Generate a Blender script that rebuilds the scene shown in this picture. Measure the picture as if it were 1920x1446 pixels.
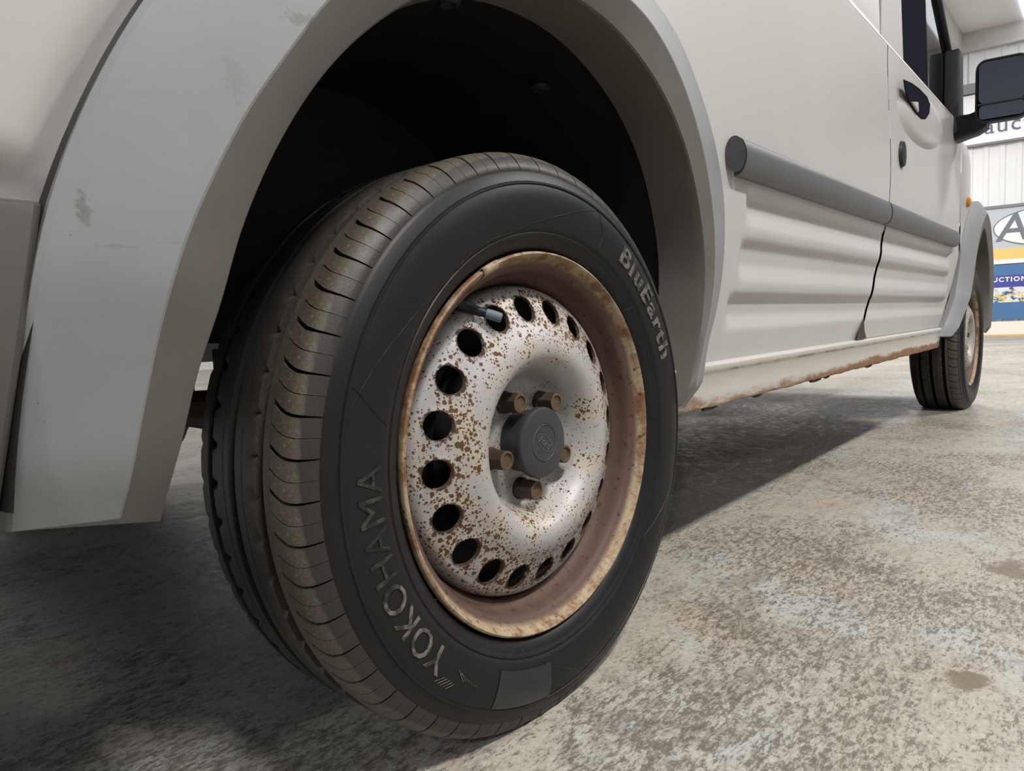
import bpy, bmesh, math, random
import numpy as np
from mathutils import Vector, Matrix

random.seed(7)
rng = np.random.default_rng(7)
for o in list(bpy.data.objects):
    bpy.data.objects.remove(o, do_unlink=True)
scene = bpy.context.scene
col = scene.collection
PI = math.pi

# ------------------------------------------------------------------ camera
CAM = np.array([-0.5854, -0.4629, 0.4347])
YAW, PITCH, ROLL, FOC = 0.8498, -0.0865, -0.0411, 1293.07
fw = np.array([math.sin(YAW) * math.cos(PITCH), math.cos(YAW) * math.cos(PITCH), math.sin(PITCH)])
rt = np.array([math.cos(YAW), -math.sin(YAW), 0.0])
up = np.cross(rt, fw)
rt2 = rt * math.cos(ROLL) + up * math.sin(ROLL)
up2 = -rt * math.sin(ROLL) + up * math.cos(ROLL)
cam_data = bpy.data.cameras.new('camera')
cam_data.sensor_width = 36.0
cam_data.sensor_fit = 'HORIZONTAL'
cam_data.lens = FOC / 1920.0 * 36.0
cam_data.clip_start = 0.02
cam_data.clip_end = 100
cam = bpy.data.objects.new('camera', cam_data)
col.objects.link(cam)
m = Matrix.Identity(4)
for i in range(3):
    m[i][0], m[i][1], m[i][2], m[i][3] = rt2[i], up2[i], -fw[i], CAM[i]
cam.matrix_world = m
scene.camera = cam

# ------------------------------------------------------------------ world, lamps, exposure
world = bpy.data.worlds.new('world')
scene.world = world
world.use_nodes = True
bg = world.node_tree.nodes['Background']
bg.inputs[0].default_value = (0.72, 0.82, 1.0, 1)
bg.inputs[1].default_value = 0.6
scene.cycles.caustics_reflective = False
scene.cycles.caustics_refractive = False
scene.view_settings.view_transform = 'Standard'
scene.view_settings.look = 'None'
scene.view_settings.gamma = 1
scene.view_settings.use_curve_mapping = False
scene.view_settings.exposure = -0.20

FLOOR_Z = 0.004
CEIL_Z = 4.45
# (x, y, watts) of the ceiling lamps: one row beside the van, one beyond it, one added to brighten the far wall
LAMPS = [(-0.6, -2.4, 290), (4.2, -2.4, 240), (7.6, 1.3, 430), (-5.4, -2.4, 130),
         (-2.0, 5.0, 55), (3.5, 5.0, 55), (8.5, 5.0, 80)]
LAMP_COL = (1.0, 0.972, 0.93)
def area_light(name, loc, sx, sy, watts, colour, rot=(0, 0, 0)):
    l = bpy.data.lights.new(name, 'AREA')
    l.shape = 'RECTANGLE'; l.size = sx; l.size_y = sy; l.energy = watts; l.color = colour
    ob = bpy.data.objects.new(name, l); col.objects.link(ob)
    ob.location = loc; ob.rotation_euler = rot
    return ob
# bluish fill light added from behind, set at the made-up back windows
area_light('window_daylight', (-8.7, 5.4, 2.2), 1.8, 6.6, 220, (0.66, 0.80, 1.0), (0, -PI / 2, 0))

# ------------------------------------------------------------------ helpers
def link(ob, parent=None):
    col.objects.link(ob)
    if parent is not None:
        ob.parent = parent
    return ob
def mk(name, verts, faces, mat=None, parent=None, smooth=35, loc=None):
    me = bpy.data.meshes.new(name)
    me.from_pydata([tuple(map(float, v)) for v in verts], [], faces)
    me.update()
    bm = bmesh.new(); bm.from_mesh(me)
    bmesh.ops.recalc_face_normals(bm, faces=bm.faces)
    bm.to_mesh(me); bm.free()
    if smooth:
        me.polygons.foreach_set('use_smooth', [True] * len(me.polygons))
        if smooth < 180:
            me.set_sharp_from_angle(angle=math.radians(smooth))
    if mat: me.materials.append(mat)
    ob = bpy.data.objects.new(name, me)
    if loc is not None: ob.location = loc
    return link(ob, parent)
def tag(ob, label=None, cat=None, group=None, kind=None):
    if label: ob['label'] = label
    if cat: ob['category'] = cat
    if group: ob['group'] = group
    if kind: ob['kind'] = kind
    return ob
class MB:
    """collects shapes into one mesh"""
    def __init__(s): s.v = []; s.f = []
    def add(s, v, f):
        n = len(s.v); s.v += [tuple(map(float, q)) for q in v]; s.f += [tuple(i + n for i in q) for q in f]; return s
    def box(s, a, b, M=None):
        x0, y0, z0 = a; x1, y1, z1 = b
        v = [(x0,y0,z0),(x1,y0,z0),(x1,y1,z0),(x0,y1,z0),(x0,y0,z1),(x1,y0,z1),(x1,y1,z1),(x0,y1,z1)]
        if M is not None: v = [tuple(M @ Vector(q)) for q in v]
        return s.add(v, [(0,3,2,1),(4,5,6,7),(0,1,5,4),(1,2,6,5),(2,3,7,6),(3,0,4,7)])
    def grid(s, P, cu=False, cv=False):
        nu, nv = len(P), len(P[0]); v = [q for r in P for q in r]; f = []
        for i in range(nu if cu else nu - 1):
            for j in range(nv if cv else nv - 1):
                a, b = i, (i + 1) % nu; c, d = j, (j + 1) % nv
                f.append((a*nv+c, a*nv+d, b*nv+d, b*nv+c))
        return s.add(v, f)
    def tube(s, path, r, n=8, cap=True):
        path = [Vector(q) for q in path]; rows = []
        rr = r if hasattr(r, '__len__') else [r] * len(path)
        t0 = (path[1] - path[0]).normalized()
        a = t0.orthogonal().normalized()
        for i, q in enumerate(path):
            t = (path[min(i+1, len(path)-1)] - path[max(i-1, 0)]).normalized()
            a = (a - t * a.dot(t)).normalized(); b = t.cross(a)
            rows.append([tuple(q + (a*math.cos(2*PI*k/n) + b*math.sin(2*PI*k/n))*rr[i]) for k in range(n)])
        base = len(s.v); s.grid(rows, cv=True)
        if cap:
            s.f.append(tuple(base + k for k in range(n))[::-1]); e = base + (len(rows)-1)*n
            s.f.append(tuple(e + k for k in range(n)))
        return s
    def prism(s, poly, y0, y1):
        """polygon in (x,z) extruded along y"""
        n = len(poly); v = [(x, y0, z) for x, z in poly] + [(x, y1, z) for x, z in poly]
        f = [tuple(range(n)), tuple(range(2*n-1, n-1, -1))] + [(i, (i+1) % n, n+(i+1) % n, n+i) for i in range(n)]
        return s.add(v, f)
    def lathe(s, prof, n=96, a0=0, a1=2*PI, zmin=None):
        """profile of (R, y) turned about the local Y axis"""
        full = abs(a1 - a0 - 2*PI) < 1e-6; N = n if full else n + 1; rows = []
        for i in range(N):
            a = a0 + (a1-a0)*i/n
            row = [(R*math.cos(a), y, R*math.sin(a)) for R, y in prof]
            if zmin is not None: row = [(x, y, max(z, zmin)) for x, y, z in row]
            rows.append(row)
        return s.grid(rows, cu=full)
    def build(s, name, mat, parent=None, smooth=35, loc=None): return mk(name, s.v, s.f, mat, parent, smooth, loc)
def bevel(ob, w, seg=2, ang=40):
    bm = bmesh.new(); bm.from_mesh(ob.data)
    es = [e for e in bm.edges if len(e.link_faces) == 2 and e.calc_face_angle() > math.radians(ang)]
    bmesh.ops.bevel(bm, geom=es, offset=w, segments=seg, affect='EDGES', profile=0.6)
    bm.to_mesh(ob.data); bm.free()
    ob.data.polygons.foreach_set('use_smooth', [True]*len(ob.data.polygons)); ob.data.set_sharp_from_angle(angle=math.radians(35))
    return ob
def empty(name, loc=(0, 0, 0), parent=None):
    ob = bpy.data.objects.new(name, None); ob.location = loc; ob.empty_display_size = 0.1
    return link(ob, parent)
def interp(x, xs, ys): return np.interp(x, xs, ys)
def spline(xs, ys):
    """monotone-ish cubic Hermite through points, returns function"""
    xs = np.array(xs, float); ys = np.array(ys, float); h = np.diff(xs); d = np.diff(ys)/h
    mm = np.zeros_like(xs); mm[1:-1] = (d[:-1]*h[1:] + d[1:]*h[:-1])/(h[:-1]+h[1:]); mm[0] = d[0]; mm[-1] = d[-1]
    def f(x):
        x = np.clip(x, xs[0], xs[-1]); i = np.clip(np.searchsorted(xs, x)-1, 0, len(h)-1); t = (x-xs[i])/h[i]
        return ((2*t**3-3*t**2+1)*ys[i] + (t**3-2*t**2+t)*h[i]*mm[i] + (-2*t**3+3*t**2)*ys[i+1] + (t**3-t**2)*h[i]*mm[i+1])
    return f
def text_mesh(body, size=1.0, extrude=0.0, spacing=1.0, shear=0.0, res=3, offset=0.0):
    """triangulated text in local XY as (verts, faces, width)"""
    cu = bpy.data.curves.new('t', 'FONT'); cu.body = body; cu.size = size; cu.extrude = extrude
    cu.space_character = spacing; cu.shear = shear; cu.resolution_u = res; cu.offset = offset
    ob = bpy.data.objects.new('t', cu); col.objects.link(ob)
    dg = bpy.context.evaluated_depsgraph_get(); dg.update()
    me = bpy.data.meshes.new_from_object(ob.evaluated_get(dg))
    bm = bmesh.new(); bm.from_mesh(me); bmesh.ops.triangulate(bm, faces=bm.faces)
    v = [tuple(q.co) for q in bm.verts]; f = [tuple(x.index for x in fa.verts) for fa in bm.faces]; bm.free()
    bpy.data.objects.remove(ob, do_unlink=True); bpy.data.curves.remove(cu); bpy.data.meshes.remove(me)
    xs = [q[0] for q in v]
    return v, f, (min(xs), max(xs))

# ------------------------------------------------------------------ materials
class NT:
    def __init__(s, name):
        s.m = bpy.data.materials.new(name); s.m.use_nodes = True; s.t = s.m.node_tree
        s.b = s.t.nodes['Principled BSDF']; s.out = s.t.nodes['Material Output']
        s.tc = s.t.nodes.new('ShaderNodeTexCoord')
    def n(s, ty, **kw):
        nd = s.t.nodes.new(ty)
        for k, v in kw.items(): setattr(nd, k, v)
        return nd
    def put(s, sock, v):
        if hasattr(v, 'is_output') or isinstance(v, bpy.types.NodeSocket): s.t.links.new(v, sock)
        else:
            if isinstance(v, (tuple, list)) and len(v) == 3 and sock.type == 'RGBA': v = (*v, 1)
            sock.default_value = v
    @property
    def obj(s): return s.tc.outputs['Object']
    def math(s, op, a, b=0.0, c=0.0, clamp=False):
        nd = s.n('ShaderNodeMath', operation=op); nd.use_clamp = clamp
        s.put(nd.inputs[0], a); s.put(nd.inputs[1], b); s.put(nd.inputs[2], c); return nd.outputs[0]
    def noise(s, scale, detail=4, rough=0.55, vec=None, dist=0.0):
        nd = s.n('ShaderNodeTexNoise'); s.put(nd.inputs['Vector'], vec if vec is not None else s.obj)
        nd.inputs['Scale'].default_value = scale; nd.inputs['Detail'].default_value = detail
        nd.inputs['Roughness'].default_value = rough; nd.inputs['Distortion'].default_value = dist
        return nd.outputs['Fac']
    def voro(s, scale, vec=None, rnd=1.0):
        nd = s.n('ShaderNodeTexVoronoi'); s.put(nd.inputs['Vector'], vec if vec is not None else s.obj)
        nd.inputs['Scale'].default_value = scale; nd.inputs['Randomness'].default_value = rnd
        return nd.outputs['Distance'], nd.outputs['Color']
    def scale(s, v, vec=None):
        nd = s.n('ShaderNodeMapping'); s.put(nd.inputs['Vector'], vec if vec is not None else s.obj)
        nd.inputs['Scale'].default_value = v; return nd.outputs[0]
    def step(s, x, a, b):
        nd = s.n('ShaderNodeMapRange', interpolation_type='SMOOTHSTEP'); s.put(nd.inputs[0], x)
        nd.inputs[1].default_value = a; nd.inputs[2].default_value = b; nd.inputs[3].default_value = 0; nd.inputs[4].default_value = 1
        return nd.outputs[0]
    def mix(s, f, a, b):
        nd = s.n('ShaderNodeMix', data_type='RGBA'); s.put(nd.inputs[0], f); s.put(nd.inputs[6], a); s.put(nd.inputs[7], b); return nd.outputs[2]
    def lerp(s, f, a, b):
        nd = s.n('ShaderNodeMix', data_type='FLOAT'); s.put(nd.inputs[0], f); s.put(nd.inputs[2], a); s.put(nd.inputs[3], b); return nd.outputs[0]
    def sep(s, vec=None):
        nd = s.n('ShaderNodeSeparateXYZ'); s.put(nd.inputs[0], vec if vec is not None else s.obj); return nd.outputs
    def bump(s, h, strength=0.3, dist=0.001):
        nd = s.n('ShaderNodeBump'); nd.inputs['Strength'].default_value = strength; nd.inputs['Distance'].default_value = dist
        s.put(nd.inputs['Height'], h); s.t.links.new(nd.outputs[0], s.b.inputs['Normal'])
    def set(s, base=None, rough=None, metal=None, spec=None, coat=None, coat_rough=None):
        for k, v in (('Base Color', base), ('Roughness', rough), ('Metallic', metal), ('Specular IOR Level', spec), ('Coat Weight', coat), ('Coat Roughness', coat_rough)):
            if v is not None: s.put(s.b.inputs[k], v)
        return s
def plain(name, base, rough=0.5, metal=0.0, spec=0.5, var=0.12, sc=40, coat=None):
    t = NT(name); n = t.noise(sc, 4)
    t.set(base=t.mix(n, tuple(c*(1-var) for c in base), tuple(min(1, c*(1+var)) for c in base)), rough=rough, metal=metal, spec=spec, coat=coat)
    return t.m

def m_paint():
    t = NT('white_van_paint')
    n = t.noise(2.5, 5); g = t.noise(60, 5, 0.7)
    base = t.mix(n, (0.380, 0.369, 0.364), (0.455, 0.444, 0.442))
    base = t.mix(t.step(g, 0.66, 0.8), base, (0.33, 0.315, 0.30))
    t.set(base=base, rough=0.40, spec=0.42, coat=0.22, coat_rough=0.12)
    return t.m
def m_trim():
    t = NT('grey_trim_plastic')
    n = t.noise(7, 5, 0.6); g = t.noise(900, 2, 0.5)
    sc = t.noise(26, 6, 0.7, vec=t.scale((1.0, 1.0, 7.0)), dist=1.2)
    base = t.mix(n, (0.150, 0.154, 0.158), (0.208, 0.220, 0.233))
    base = t.mix(t.math('MULTIPLY', t.step(sc, 0.63, 0.72), 0.35), base, (0.12, 0.115, 0.11))
    d, c = t.voro(55); sp = t.math('MULTIPLY', t.math('LESS_THAN', d, 0.07), t.step(t.noise(9, 2), 0.5, 0.65))
    base = t.mix(sp, base, (0.07, 0.065, 0.06))
    x, y, z = t.sep(); rag = t.noise(160, 4, 0.7)
    for cx, cz, rx, rz, k in ((-0.443, 0.511, 0.004, 0.010, 0.7), (-0.300, 0.652, 0.016, 0.005, 0.55), (-0.352, 0.600, 0.007, 0.016, 0.22), (-0.428, 0.490, 0.010, 0.0015, 0.35)):
        ex = t.math('DIVIDE', t.math('SUBTRACT', x, cx), rx); ez = t.math('DIVIDE', t.math('SUBTRACT', z, cz), rz)
        dd = t.math('ADD', t.math('SQRT', t.math('ADD', t.math('MULTIPLY', ex, ex), t.math('MULTIPLY', ez, ez))), t.math('MULTIPLY', t.math('SUBTRACT', rag, 0.5), 3.0))
        base = t.mix(t.math('MULTIPLY', t.math('SUBTRACT', 1.0, t.step(dd, 0.5, 1.1)), k), base, (0.10, 0.095, 0.09))
    t.set(base=base, rough=t.lerp(n, 0.42, 0.56), spec=0.45)
    t.bump(g, 0.12, 0.0006)
    return t.m
def m_rubber(tread=False):
    t = NT('tread_rubber' if tread else 'sidewall_rubber')
    n = t.noise(14, 6, 0.65); f = t.noise(420, 3, 0.7)
    if tread:
        x, y, z = t.sep()
        base = t.mix(n, (0.032, 0.027, 0.022), (0.100, 0.084, 0.064))
        base = t.mix(t.step(f, 0.50, 0.72), base, (0.14, 0.122, 0.09))
        # only the running surface is dusted brown; the outer edge of the shoulder stays clean black
        clean = t.math('SUBTRACT', 1.0, t.step(t.math('ADD', y, t.math('MULTIPLY', t.math('SUBTRACT', t.noise(30, 3), 0.5), 0.016)), 0.0075, 0.0105))
        inner = t.math('MULTIPLY', t.step(y, 0.036, 0.075), 0.84)  # inner ribs darkened in the colour for the shade under the arch
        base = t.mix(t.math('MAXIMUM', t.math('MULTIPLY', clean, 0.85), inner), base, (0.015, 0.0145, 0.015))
        t.set(base=base, rough=t.lerp(n, 0.36, 0.58), spec=0.4)
        t.bump(f, 0.35, 0.0006)
    else:
        base = t.mix(n, (0.006, 0.0058, 0.0068), (0.014, 0.0133, 0.0142))
        t.set(base=base, rough=t.lerp(n, 0.38, 0.50), spec=0.22)
        t.bump(f, 0.12, 0.0003)
    return t.m
def m_disc():
    t = NT('rust_speckled_silver_steel')
    x, y, z = t.sep()
    r = t.math('SQRT', t.math('ADD', t.math('MULTIPLY', x, x), t.math('MULTIPLY', z, z)))
    ringm = t.math('SUBTRACT', 1.0, t.step(t.math('ABSOLUTE', t.math('SUBTRACT', r, 0.142)), 0.010, 0.042))
    low = t.noise(22, 4, 0.6)
    paint = t.mix(t.noise(9, 4), (0.30, 0.288, 0.298), (0.385, 0.372, 0.37))
    paint = t.mix(t.math('MULTIPLY', t.step(low, 0.42, 0.68), 0.55), paint, (0.41, 0.36, 0.25))
    thr = t.math('ADD', t.math('MULTIPLY', ringm, 0.20), t.math('MULTIPLY', t.math('POWER', t.math('MULTIPLY', low, 2.0), 2.0), 0.22))
    masks = None
    for sc, k in ((210, 1.0), (420, 1.1), (110, 0.50)):
        d, c = t.voro(sc); cs = t.sep(c)
        sel = t.math('MULTIPLY', t.math('POWER', cs[0], 2.0), t.math('MULTIPLY', thr, 1.7*k))
        edge = t.math('ADD', d, t.math('MULTIPLY', t.noise(800, 2), 0.25))
        mk_ = t.step(t.math('SUBTRACT', sel, edge), -0.16, -0.02)
        masks = mk_ if masks is None else t.math('MAXIMUM', masks, mk_)
    # rust collar around every ventilation hole
    ang = t.math('DIVIDE', t.math('SUBTRACT', t.math('ARCTAN2', z, x), math.radians(111.4)), 2*PI/20)
    fr_ = t.math('MULTIPLY', t.math('SUBTRACT', ang, t.math('ROUND', ang)), 2*PI/20*0.1475)
    dr = t.math('SUBTRACT', r, 0.1475)
    hd = t.math('SQRT', t.math('ADD', t.math('MULTIPLY', fr_, fr_), t.math('MULTIPLY', dr, dr)))
    hd = t.math('ADD', hd, t.math('MULTIPLY', t.math('SUBTRACT', t.noise(150, 4, 0.7), 0.5), 0.013))
    collar = t.math('SUBTRACT', 1.0, t.step(hd, 0.0146, 0.0166))
    masks = t.math('MAXIMUM', masks, collar)
    rust = t.mix(t.noise(240, 3), (0.028, 0.012, 0.005), (0.145, 0.060, 0.017))
    rust = t.mix(t.math('MULTIPLY', collar, 0.75), rust, (0.030, 0.017, 0.011))
    base = t.mix(masks, paint, rust)
    t.set(base=base, rough=t.lerp(masks, 0.48, 0.85), spec=0.5, metal=t.lerp(masks, 0.15, 0.0))
    t.bump(t.math('ADD', masks, t.math('MULTIPLY', t.noise(500, 2), 0.15)), 0.25, 0.0006)
    return t.m
def m_rim():
    t = NT('rusty_rim_steel')
    x, y, z = t.sep()
    n1 = t.noise(38, 6, 0.72); n2 = t.noise(160, 4, 0.7); n3 = t.noise(5, 3)
    dust = t.mix(n1, (0.050, 0.027, 0.022), (0.122, 0.070, 0.056))
    cream = t.mix(n2, (0.22, 0.15, 0.085), (0.46, 0.38, 0.27))
    rust = t.mix(n2, (0.060, 0.027, 0.015), (0.25, 0.125, 0.06))
    # the proud outer flange is worn to pale metal and orange rust, the well behind it is brown
    flange = t.math('SUBTRACT', 1.0, t.step(t.math('ADD', y, t.math('MULTIPLY', t.math('SUBTRACT', n1, 0.5), 0.010)), 0.007, 0.013))
    worn = t.mix(t.step(t.math('ADD', n1, t.math('MULTIPLY', t.math('SUBTRACT', n3, 0.5), 0.6)), 0.40, 0.62), rust, cream)
    base = t.mix(flange, dust, worn)
    spot = t.step(t.noise(120, 3, 0.6), 0.62, 0.67)
    base = t.mix(t.math('MULTIPLY', spot, 0.8), base, (0.030, 0.014, 0.011))
    t.set(base=base, rough=t.lerp(n1, 0.50, 0.8), spec=0.4, metal=0.1)
    t.bump(t.math('ADD', n1, n2), 0.35, 0.0009)
    return t.m
def m_sill():
    t = NT('rust_stained_sill_paint')
    x, y, z = t.sep()
    n = t.noise(36, 6, 0.7, vec=t.scale((0.35, 1, 1))); st = t.noise(26, 6, 0.72, vec=t.scale((0.28, 1, 1.0)), dist=0.3)
    low = t.math('SUBTRACT', 1.0, t.step(z, 0.293, 0.335))            # rust creeps up from the lower seam
    fwd = t.step(x, 0.7, 1.7)
    am = t.math('ADD', t.math('MULTIPLY', low, t.lerp(fwd, 0.34, 0.56)), t.math('MULTIPLY', st, 0.80))
    rustm = t.step(am, 0.58, 0.76)
    edge = t.math('MULTIPLY', t.math('SUBTRACT', 1.0, t.step(t.math('ABSOLUTE', t.math('SUBTRACT', z, 0.3505)), 0.0, 0.004)), t.step(n, 0.48, 0.58))
    paint = t.mix(t.noise(6, 4), (0.44, 0.425, 0.40), (0.51, 0.495, 0.465))
    rust = t.mix(n, (0.12, 0.055, 0.028), (0.36, 0.20, 0.105))
    base = t.mix(t.math('MAXIMUM', rustm, edge), paint, rust)
    t.set(base=base, rough=t.lerp(rustm, 0.35, 0.8), spec=0.5)
    t.bump(t.math('MULTIPLY', n, rustm), 0.5, 0.0015)
    return t.m
def m_floor():
    t = NT('worn_painted_concrete')
    big = t.noise(0.9, 5, 0.6); mid = t.noise(4.2, 6, 0.65); fine = t.noise(34, 6, 0.72); grain = t.noise(170, 5, 0.75, dist=0.2)
    streak = t.noise(24, 6, 0.75, vec=t.scale((0.75, 1.8, 1.0)), dist=0.8)
    base = t.mix(mid, (0.300, 0.276, 0.228), (0.430, 0.408, 0.362))
    base = t.mix(t.math('MULTIPLY', t.step(t.noise(3.1, 4, 0.6), 0.50, 0.68), 0.6), base, (0.39, 0.42, 0.43))
    base = t.mix(t.math('MULTIPLY', t.step(t.noise(5.3, 5, 0.6, dist=0.5), 0.58, 0.72), 0.5), base, (0.44, 0.32, 0.20))
    dk = t.math('ADD', t.math('MULTIPLY', streak, 0.6), t.math('MULTIPLY', mid, 0.5))
    base = t.mix(t.math('MULTIPLY', t.step(dk, 0.52, 0.68), 0.60), base, (0.150, 0.122, 0.095))
    s2 = t.noise(105, 6, 0.78, vec=t.scale((0.62, 1.5, 1.0)), dist=0.15)
    amt = t.step(t.noise(2.4, 4, 0.6), 0.36, 0.62)
    base = t.mix(t.math('MULTIPLY', t.step(t.math('ADD', s2, t.math('MULTIPLY', t.math('SUBTRACT', amt, 0.5), 0.12)), 0.50, 0.61), 0.78), base, (0.085, 0.069, 0.052))
    base = t.mix(t.math('MULTIPLY', t.step(grain, 0.53, 0.68), 0.60), base, (0.115, 0.098, 0.080))
    base = t.mix(t.math('MULTIPLY', t.step(grain, 0.47, 0.34), 0.40), base, (0.54, 0.52, 0.48))
    # two oil-dark chips and a brown drip stain, each with its own ragged outline
    for cx, cy, rx, ry, k in ((0.33, -0.345, 0.030, 0.022, 0.9), (0.765, -0.345, 0.05, 0.03, 0.85), (0.50, -0.02, 0.07, 0.022, 0.35), (1.9, -0.35, 0.10, 0.03, 0.5)):
        mp = t.n('ShaderNodeMapping'); t.put(mp.inputs['Vector'], t.obj)
        mp.inputs['Location'].default_value = (-cx/rx, -cy/ry, 0); mp.inputs['Scale'].default_value = (1/rx, 1/ry, 0)
        ln = t.n('ShaderNodeVectorMath', operation='LENGTH'); t.t.links.new(mp.outputs[0], ln.inputs[0])
        dd = t.math('ADD', ln.outputs['Value'], t.math('MULTIPLY', t.math('SUBTRACT', fine, 0.5), 2.6))
        mask = t.math('MULTIPLY', t.math('SUBTRACT', 1.0, t.step(dd, 0.65, 1.15)), k)
        base = t.mix(mask, base, t.mix(grain, (0.05, 0.037, 0.025), (0.24, 0.19, 0.12)))
    gloss = t.math('ADD', t.math('MULTIPLY', big, 0.5), t.math('MULTIPLY', fine, 0.5))
    t.set(base=base, rough=t.lerp(t.step(gloss, 0.38, 0.62), 0.24, 0.50), spec=0.42)
    t.bump(t.math('ADD', t.math('MULTIPLY', fine, 0.9), t.math('MULTIPLY', grain, 0.5)), 0.30, 0.0022)
    return t.m
M = {}
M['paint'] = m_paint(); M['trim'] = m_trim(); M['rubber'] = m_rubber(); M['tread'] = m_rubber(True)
M['disc'] = m_disc(); M['rim'] = m_rim(); M['sill'] = m_sill(); M['floor'] = m_floor()
M['mould'] = plain('grey_moulding_plastic', (0.076, 0.080, 0.087), 0.38, spec=0.5, sc=12)
M['trim_dust'] = plain('dusty_grey_trim_plastic', (0.108, 0.099, 0.089), 0.62, spec=0.35, var=0.18, sc=18)
M['liner'] = plain('black_liner_plastic', (0.0115, 0.0105, 0.012), 0.55, spec=0.35, var=0.5, sc=30)
M['black'] = plain('black_plastic', (0.016, 0.017, 0.022), 0.5, spec=0.25)
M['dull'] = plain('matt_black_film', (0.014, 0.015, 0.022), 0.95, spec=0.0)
M['cap'] = plain('dark_grey_cap_plastic', (0.026, 0.026, 0.032), 0.42, spec=0.5)
M['groove'] = plain('groove_rubber', (0.006, 0.006, 0.006), 0.95, spec=0.05)  # near-black colour carries the shade inside the tread grooves
M['gap'] = plain('seam_sealer_black', (0.010, 0.010, 0.010), 0.7)
M['nut'] = plain('rusty_nut_steel', (0.050, 0.034, 0.024), 0.55, 0.35, var=0.45, sc=160)
M['nut_tip'] = plain('orange_rust_steel', (0.085, 0.052, 0.028), 0.7, 0.1, var=0.4, sc=220)
M['bumper'] = plain('rear_bumper_plastic', (0.062, 0.057, 0.052), 0.5, var=0.25, sc=14)
def m_emboss(name, lo, hi, a, b):
    t = NT(name); n = t.noise(75, 4, 0.7)
    t.set(base=t.mix(t.step(n, a, b), lo, hi), rough=0.55, spec=0.3); return t.m
M['emboss'] = m_emboss('scuffed_raised_rubber', (0.022, 0.022, 0.021), (0.125, 0.124, 0.105), 0.40, 0.58)
M['letter_dark'] = m_emboss('faint_raised_rubber', (0.012, 0.012, 0.012), (0.040, 0.040, 0.037), 0.45, 0.62)
M['smooth_rubber'] = plain('smooth_sidewall_rubber', (0.013, 0.0135, 0.015), 0.30, spec=0.5, var=0.3, sc=30)
M['valve'] = plain('blue_grey_valve_rubber', (0.10, 0.125, 0.15), 0.6, var=0.2, sc=300)
M['seatcloth'] = plain('dark_seat_cloth', (0.02, 0.022, 0.03), 0.9)
M['amber'] = plain('amber_lens', (0.50, 0.20, 0.03), 0.3)
M['axle'] = plain('rusty_underbody_steel', (0.045, 0.030, 0.022), 0.8, var=0.5, sc=25)
M['steel'] = plain('painted_roof_steel', (0.58, 0.56, 0.54), 0.6, var=0.25, sc=5)
M['clad'] = plain('white_cladding', (0.80, 0.80, 0.81), 0.5, var=0.05, sc=2)
M['ceil'] = plain('pale_ceiling_board', (0.84, 0.85, 0.88), 0.7, var=0.06, sc=1)
M['wallp'] = plain('cream_wall_paint', (0.62, 0.60, 0.57), 0.7, var=0.08, sc=0.7)
M['wallg'] = plain('grey_wall_paint', (0.30, 0.30, 0.31), 0.7, var=0.08, sc=0.7)
M['rail'] = plain('grey_steel_rail', (0.20, 0.20, 0.22), 0.5)
M['sign'] = plain('white_sign_board', (0.86, 0.86, 0.88), 0.4, var=0.03)
M['ink'] = plain('slate_sign_ink', (0.10, 0.14, 0.20), 0.5)
M['silver_ban'] = plain('silver_banner', (0.50, 0.53, 0.58), 0.5, var=0.12, sc=1.2)
M['yellow'] = plain('yellow_banner_stripe', (0.80, 0.58, 0.20), 0.5, var=0.08)
M['blue'] = plain('blue_banner', (0.06, 0.17, 0.38), 0.45, var=0.12, sc=3)
M['violet'] = plain('violet_banner_band', (0.055, 0.065, 0.36), 0.45, var=0.1, sc=3)
M['white'] = plain('white_print', (0.85, 0.85, 0.88), 0.5, var=0.02)
M['slate'] = plain('slate_print', (0.16, 0.18, 0.21), 0.5, var=0.05)
M['line'] = plain('yellow_floor_line', (0.62, 0.42, 0.12), 0.6, var=0.25, sc=6)
def m_photo():
    t = NT('printed_vehicle_strip')
    n = t.noise(9, 3, 0.6, vec=t.scale((1, 1, 1.6))); n2 = t.noise(14, 2)
    base = t.mix(t.step(n, 0.42, 0.52), (0.06, 0.11, 0.22), (0.72, 0.76, 0.80))
    base = t.mix(t.step(n2, 0.56, 0.62), base, (0.70, 0.56, 0.22))
    t.set(base=base, rough=0.5); return t.m
M['photo'] = m_photo()
def m_glass(name, tint, alpha_mix):
    t = NT(name)
    gl = t.n('ShaderNodeBsdfGlossy'); gl.inputs['Roughness'].default_value = 0.02
    tr = t.n('ShaderNodeBsdfTransparent'); tr.inputs[0].default_value = (*tint, 1)
    fr = t.n('ShaderNodeFresnel'); fr.inputs['IOR'].default_value = 1.5
    mx = t.n('ShaderNodeMixShader'); t.t.links.new(fr.outputs[0], mx.inputs[0]); t.t.links.new(tr.outputs[0], mx.inputs[1]); t.t.links.new(gl.outputs[0], mx.inputs[2])
    t.t.links.new(mx.outputs[0], t.out.inputs[0]); return t.m
M['glass'] = m_glass('window_glass', (0.75, 0.84, 0.86), 0)
t_ = NT('mirror_silvering'); t_.set(base=(0.20, 0.235, 0.29), rough=0.03, metal=1.0); M['mirror'] = t_.m
def m_emit(name, c, s):
    t = NT(name); t.b.inputs['Emission Color'].default_value = (*c, 1); t.b.inputs['Emission Strength'].default_value = s; t.set(base=c, rough=0.5); return t.m
M['lamp'] = m_emit('lit_lamp_diffuser', LAMP_COL, 14.0)
M['skylight'] = m_emit('daylit_skylight_sheet', (0.88, 0.94, 1.0), 1.9)

M['pane'] = m_emit('daylit_window_pane', (0.70, 0.82, 1.0), 0.9)

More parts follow.
